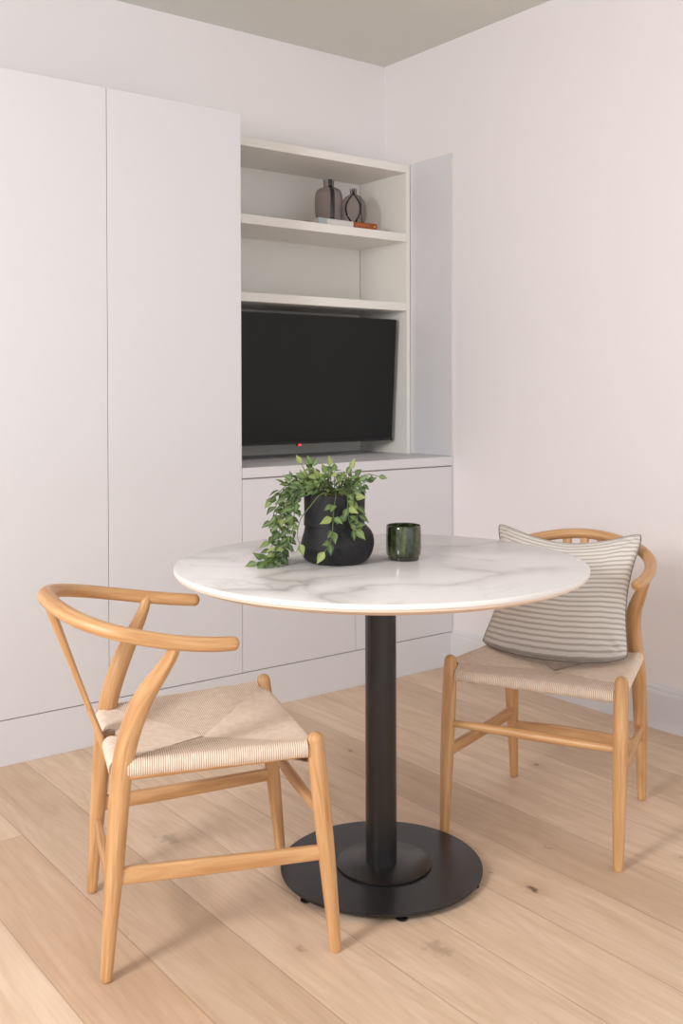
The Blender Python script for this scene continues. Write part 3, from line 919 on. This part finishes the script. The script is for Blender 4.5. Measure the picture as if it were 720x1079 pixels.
# bushy crown
for (a, b_, z, tb_) in ((-.07, .03, .205, .4), (-.055, -.03, .222, .5), (-.035, .04, .208, .7), (-.10, .0, .200, .35), (-.02, .02, .215, .5), (.015, .045, .200, .4), (.03, .0, .212, .35),
                        (.06, .03, .198, .4), (.078, .0, .193, .45), (-.05, .06, .190, .5), (.0, -.04, .215, .4), (.05, -.04, .205, .35)):
    vine([(a*.35, b_*.35, .158), (a*.7, b_*.7, .158+(z-.158)*.7), (a, b_, z)], step=.012, start=.2, tonebase=tb_, ls=.024)
# upright sprigs and the arching one to the right
vine([(-.05, .0, .17), (-.068, .01, .215), (-.080, .012, .238)], step=.05, start=.5, tonebase=.8, ls=.022)
vine([(-.03, .0, .17), (-.045, .0, .21), (-.056, .0, .235)], step=.03, start=.5, tonebase=.35, ls=.022)
vine([(-.01, .02, .17), (-.008, .03, .205), (-.010, .03, .232)], step=.06, start=.6, tonebase=.6, ls=.024)
vine([(.03, .02, .17), (.034, .03, .205), (.040, .03, .226)], step=.06, start=.6, tonebase=.65, ls=.025)
vine([(.03, .0, .17), (.055, .01, .200), (.080, .012, .212), (.106, .012, .207)], step=.030, start=.5, density=1, tonebase=.45, ls=.020)

# ------------------------------------------------------------------ green glazed tumbler
cu = thing('tumbler', 'small dark green glazed ceramic tumbler beside the plant pot', 'cup', (-1.358, -1.704, .7503))
pr = [(0, 0), (.034, 0), (.0375, .0015), (.0385, .006), (.0385, .009), (.041, .0115), (.0425, .016), (.043, .03), (.043, .060), (.0425, .078), (.0418, .0835), (.0405, .0845), (.039, .0835), (.0385, .078), (.0385, .016), (.036, .010), (0, .009)]
obj('cup_body', lathe(bmesh.new(), pr, 80), M['glaze'], cu, angle=50)

# ------------------------------------------------------------------ light
world = bpy.data.worlds.new('world'); scene.world = world; world.use_nodes = True
bg = world.node_tree.nodes['Background']; bg.inputs[0].default_value = (.945, .975, 1.0, 1); bg.inputs[1].default_value = 1.66

def area(name, loc, target, sx, sy, power, col):
    l = bpy.data.lights.new(name, 'AREA'); l.shape = 'RECTANGLE'; l.size = sx; l.size_y = sy; l.energy = power; l.color = col
    o = bpy.data.objects.new(name, l); COL.objects.link(o); o.location = loc
    o.rotation_euler = (Vector(target)-Vector(loc)).to_track_quat('-Z', 'Y').to_euler()
    return o
area('window_daylight', (-4.55, -2.42, 1.85), (-1.5, -1.7, .5), .55, .7, 66, (1.0, .985, .98))

# ------------------------------------------------------------------ camera
camd = bpy.data.cameras.new('camera'); cam = bpy.data.objects.new('camera', camd); COL.objects.link(cam)
F_PX, PITCH, SY_, YAW, ROLL = 1066.8943, .0096, 115.774, .6496, -.003
camd.sensor_fit = 'VERTICAL'; camd.sensor_height = 24.0
camd.lens = F_PX*24.0/1079
camd.shift_y = -SY_/1079
camd.clip_start = .05
cam.location = (-2.9753, -3.5836, 1.1591)
fw = Vector((math.sin(YAW), math.cos(YAW), 0)); up = Vector((0, 0, 1)); r = Vector((math.cos(YAW), -math.sin(YAW), 0))
Fv = fw*math.cos(PITCH)-up*math.sin(PITCH); Uv = up*math.cos(PITCH)+fw*math.sin(PITCH)
R2 = r*math.cos(ROLL)+Uv*math.sin(ROLL); U2 = Uv*math.cos(ROLL)-r*math.sin(ROLL)
cam.rotation_euler = Matrix((R2, U2, -Fv)).transposed().to_euler()
scene.camera = cam

scene.view_settings.view_transform = 'Standard'
scene.view_settings.look = 'None'
scene.view_settings.exposure = 0
scene.cycles.max_bounces = 10
scene.cycles.use_denoising = True
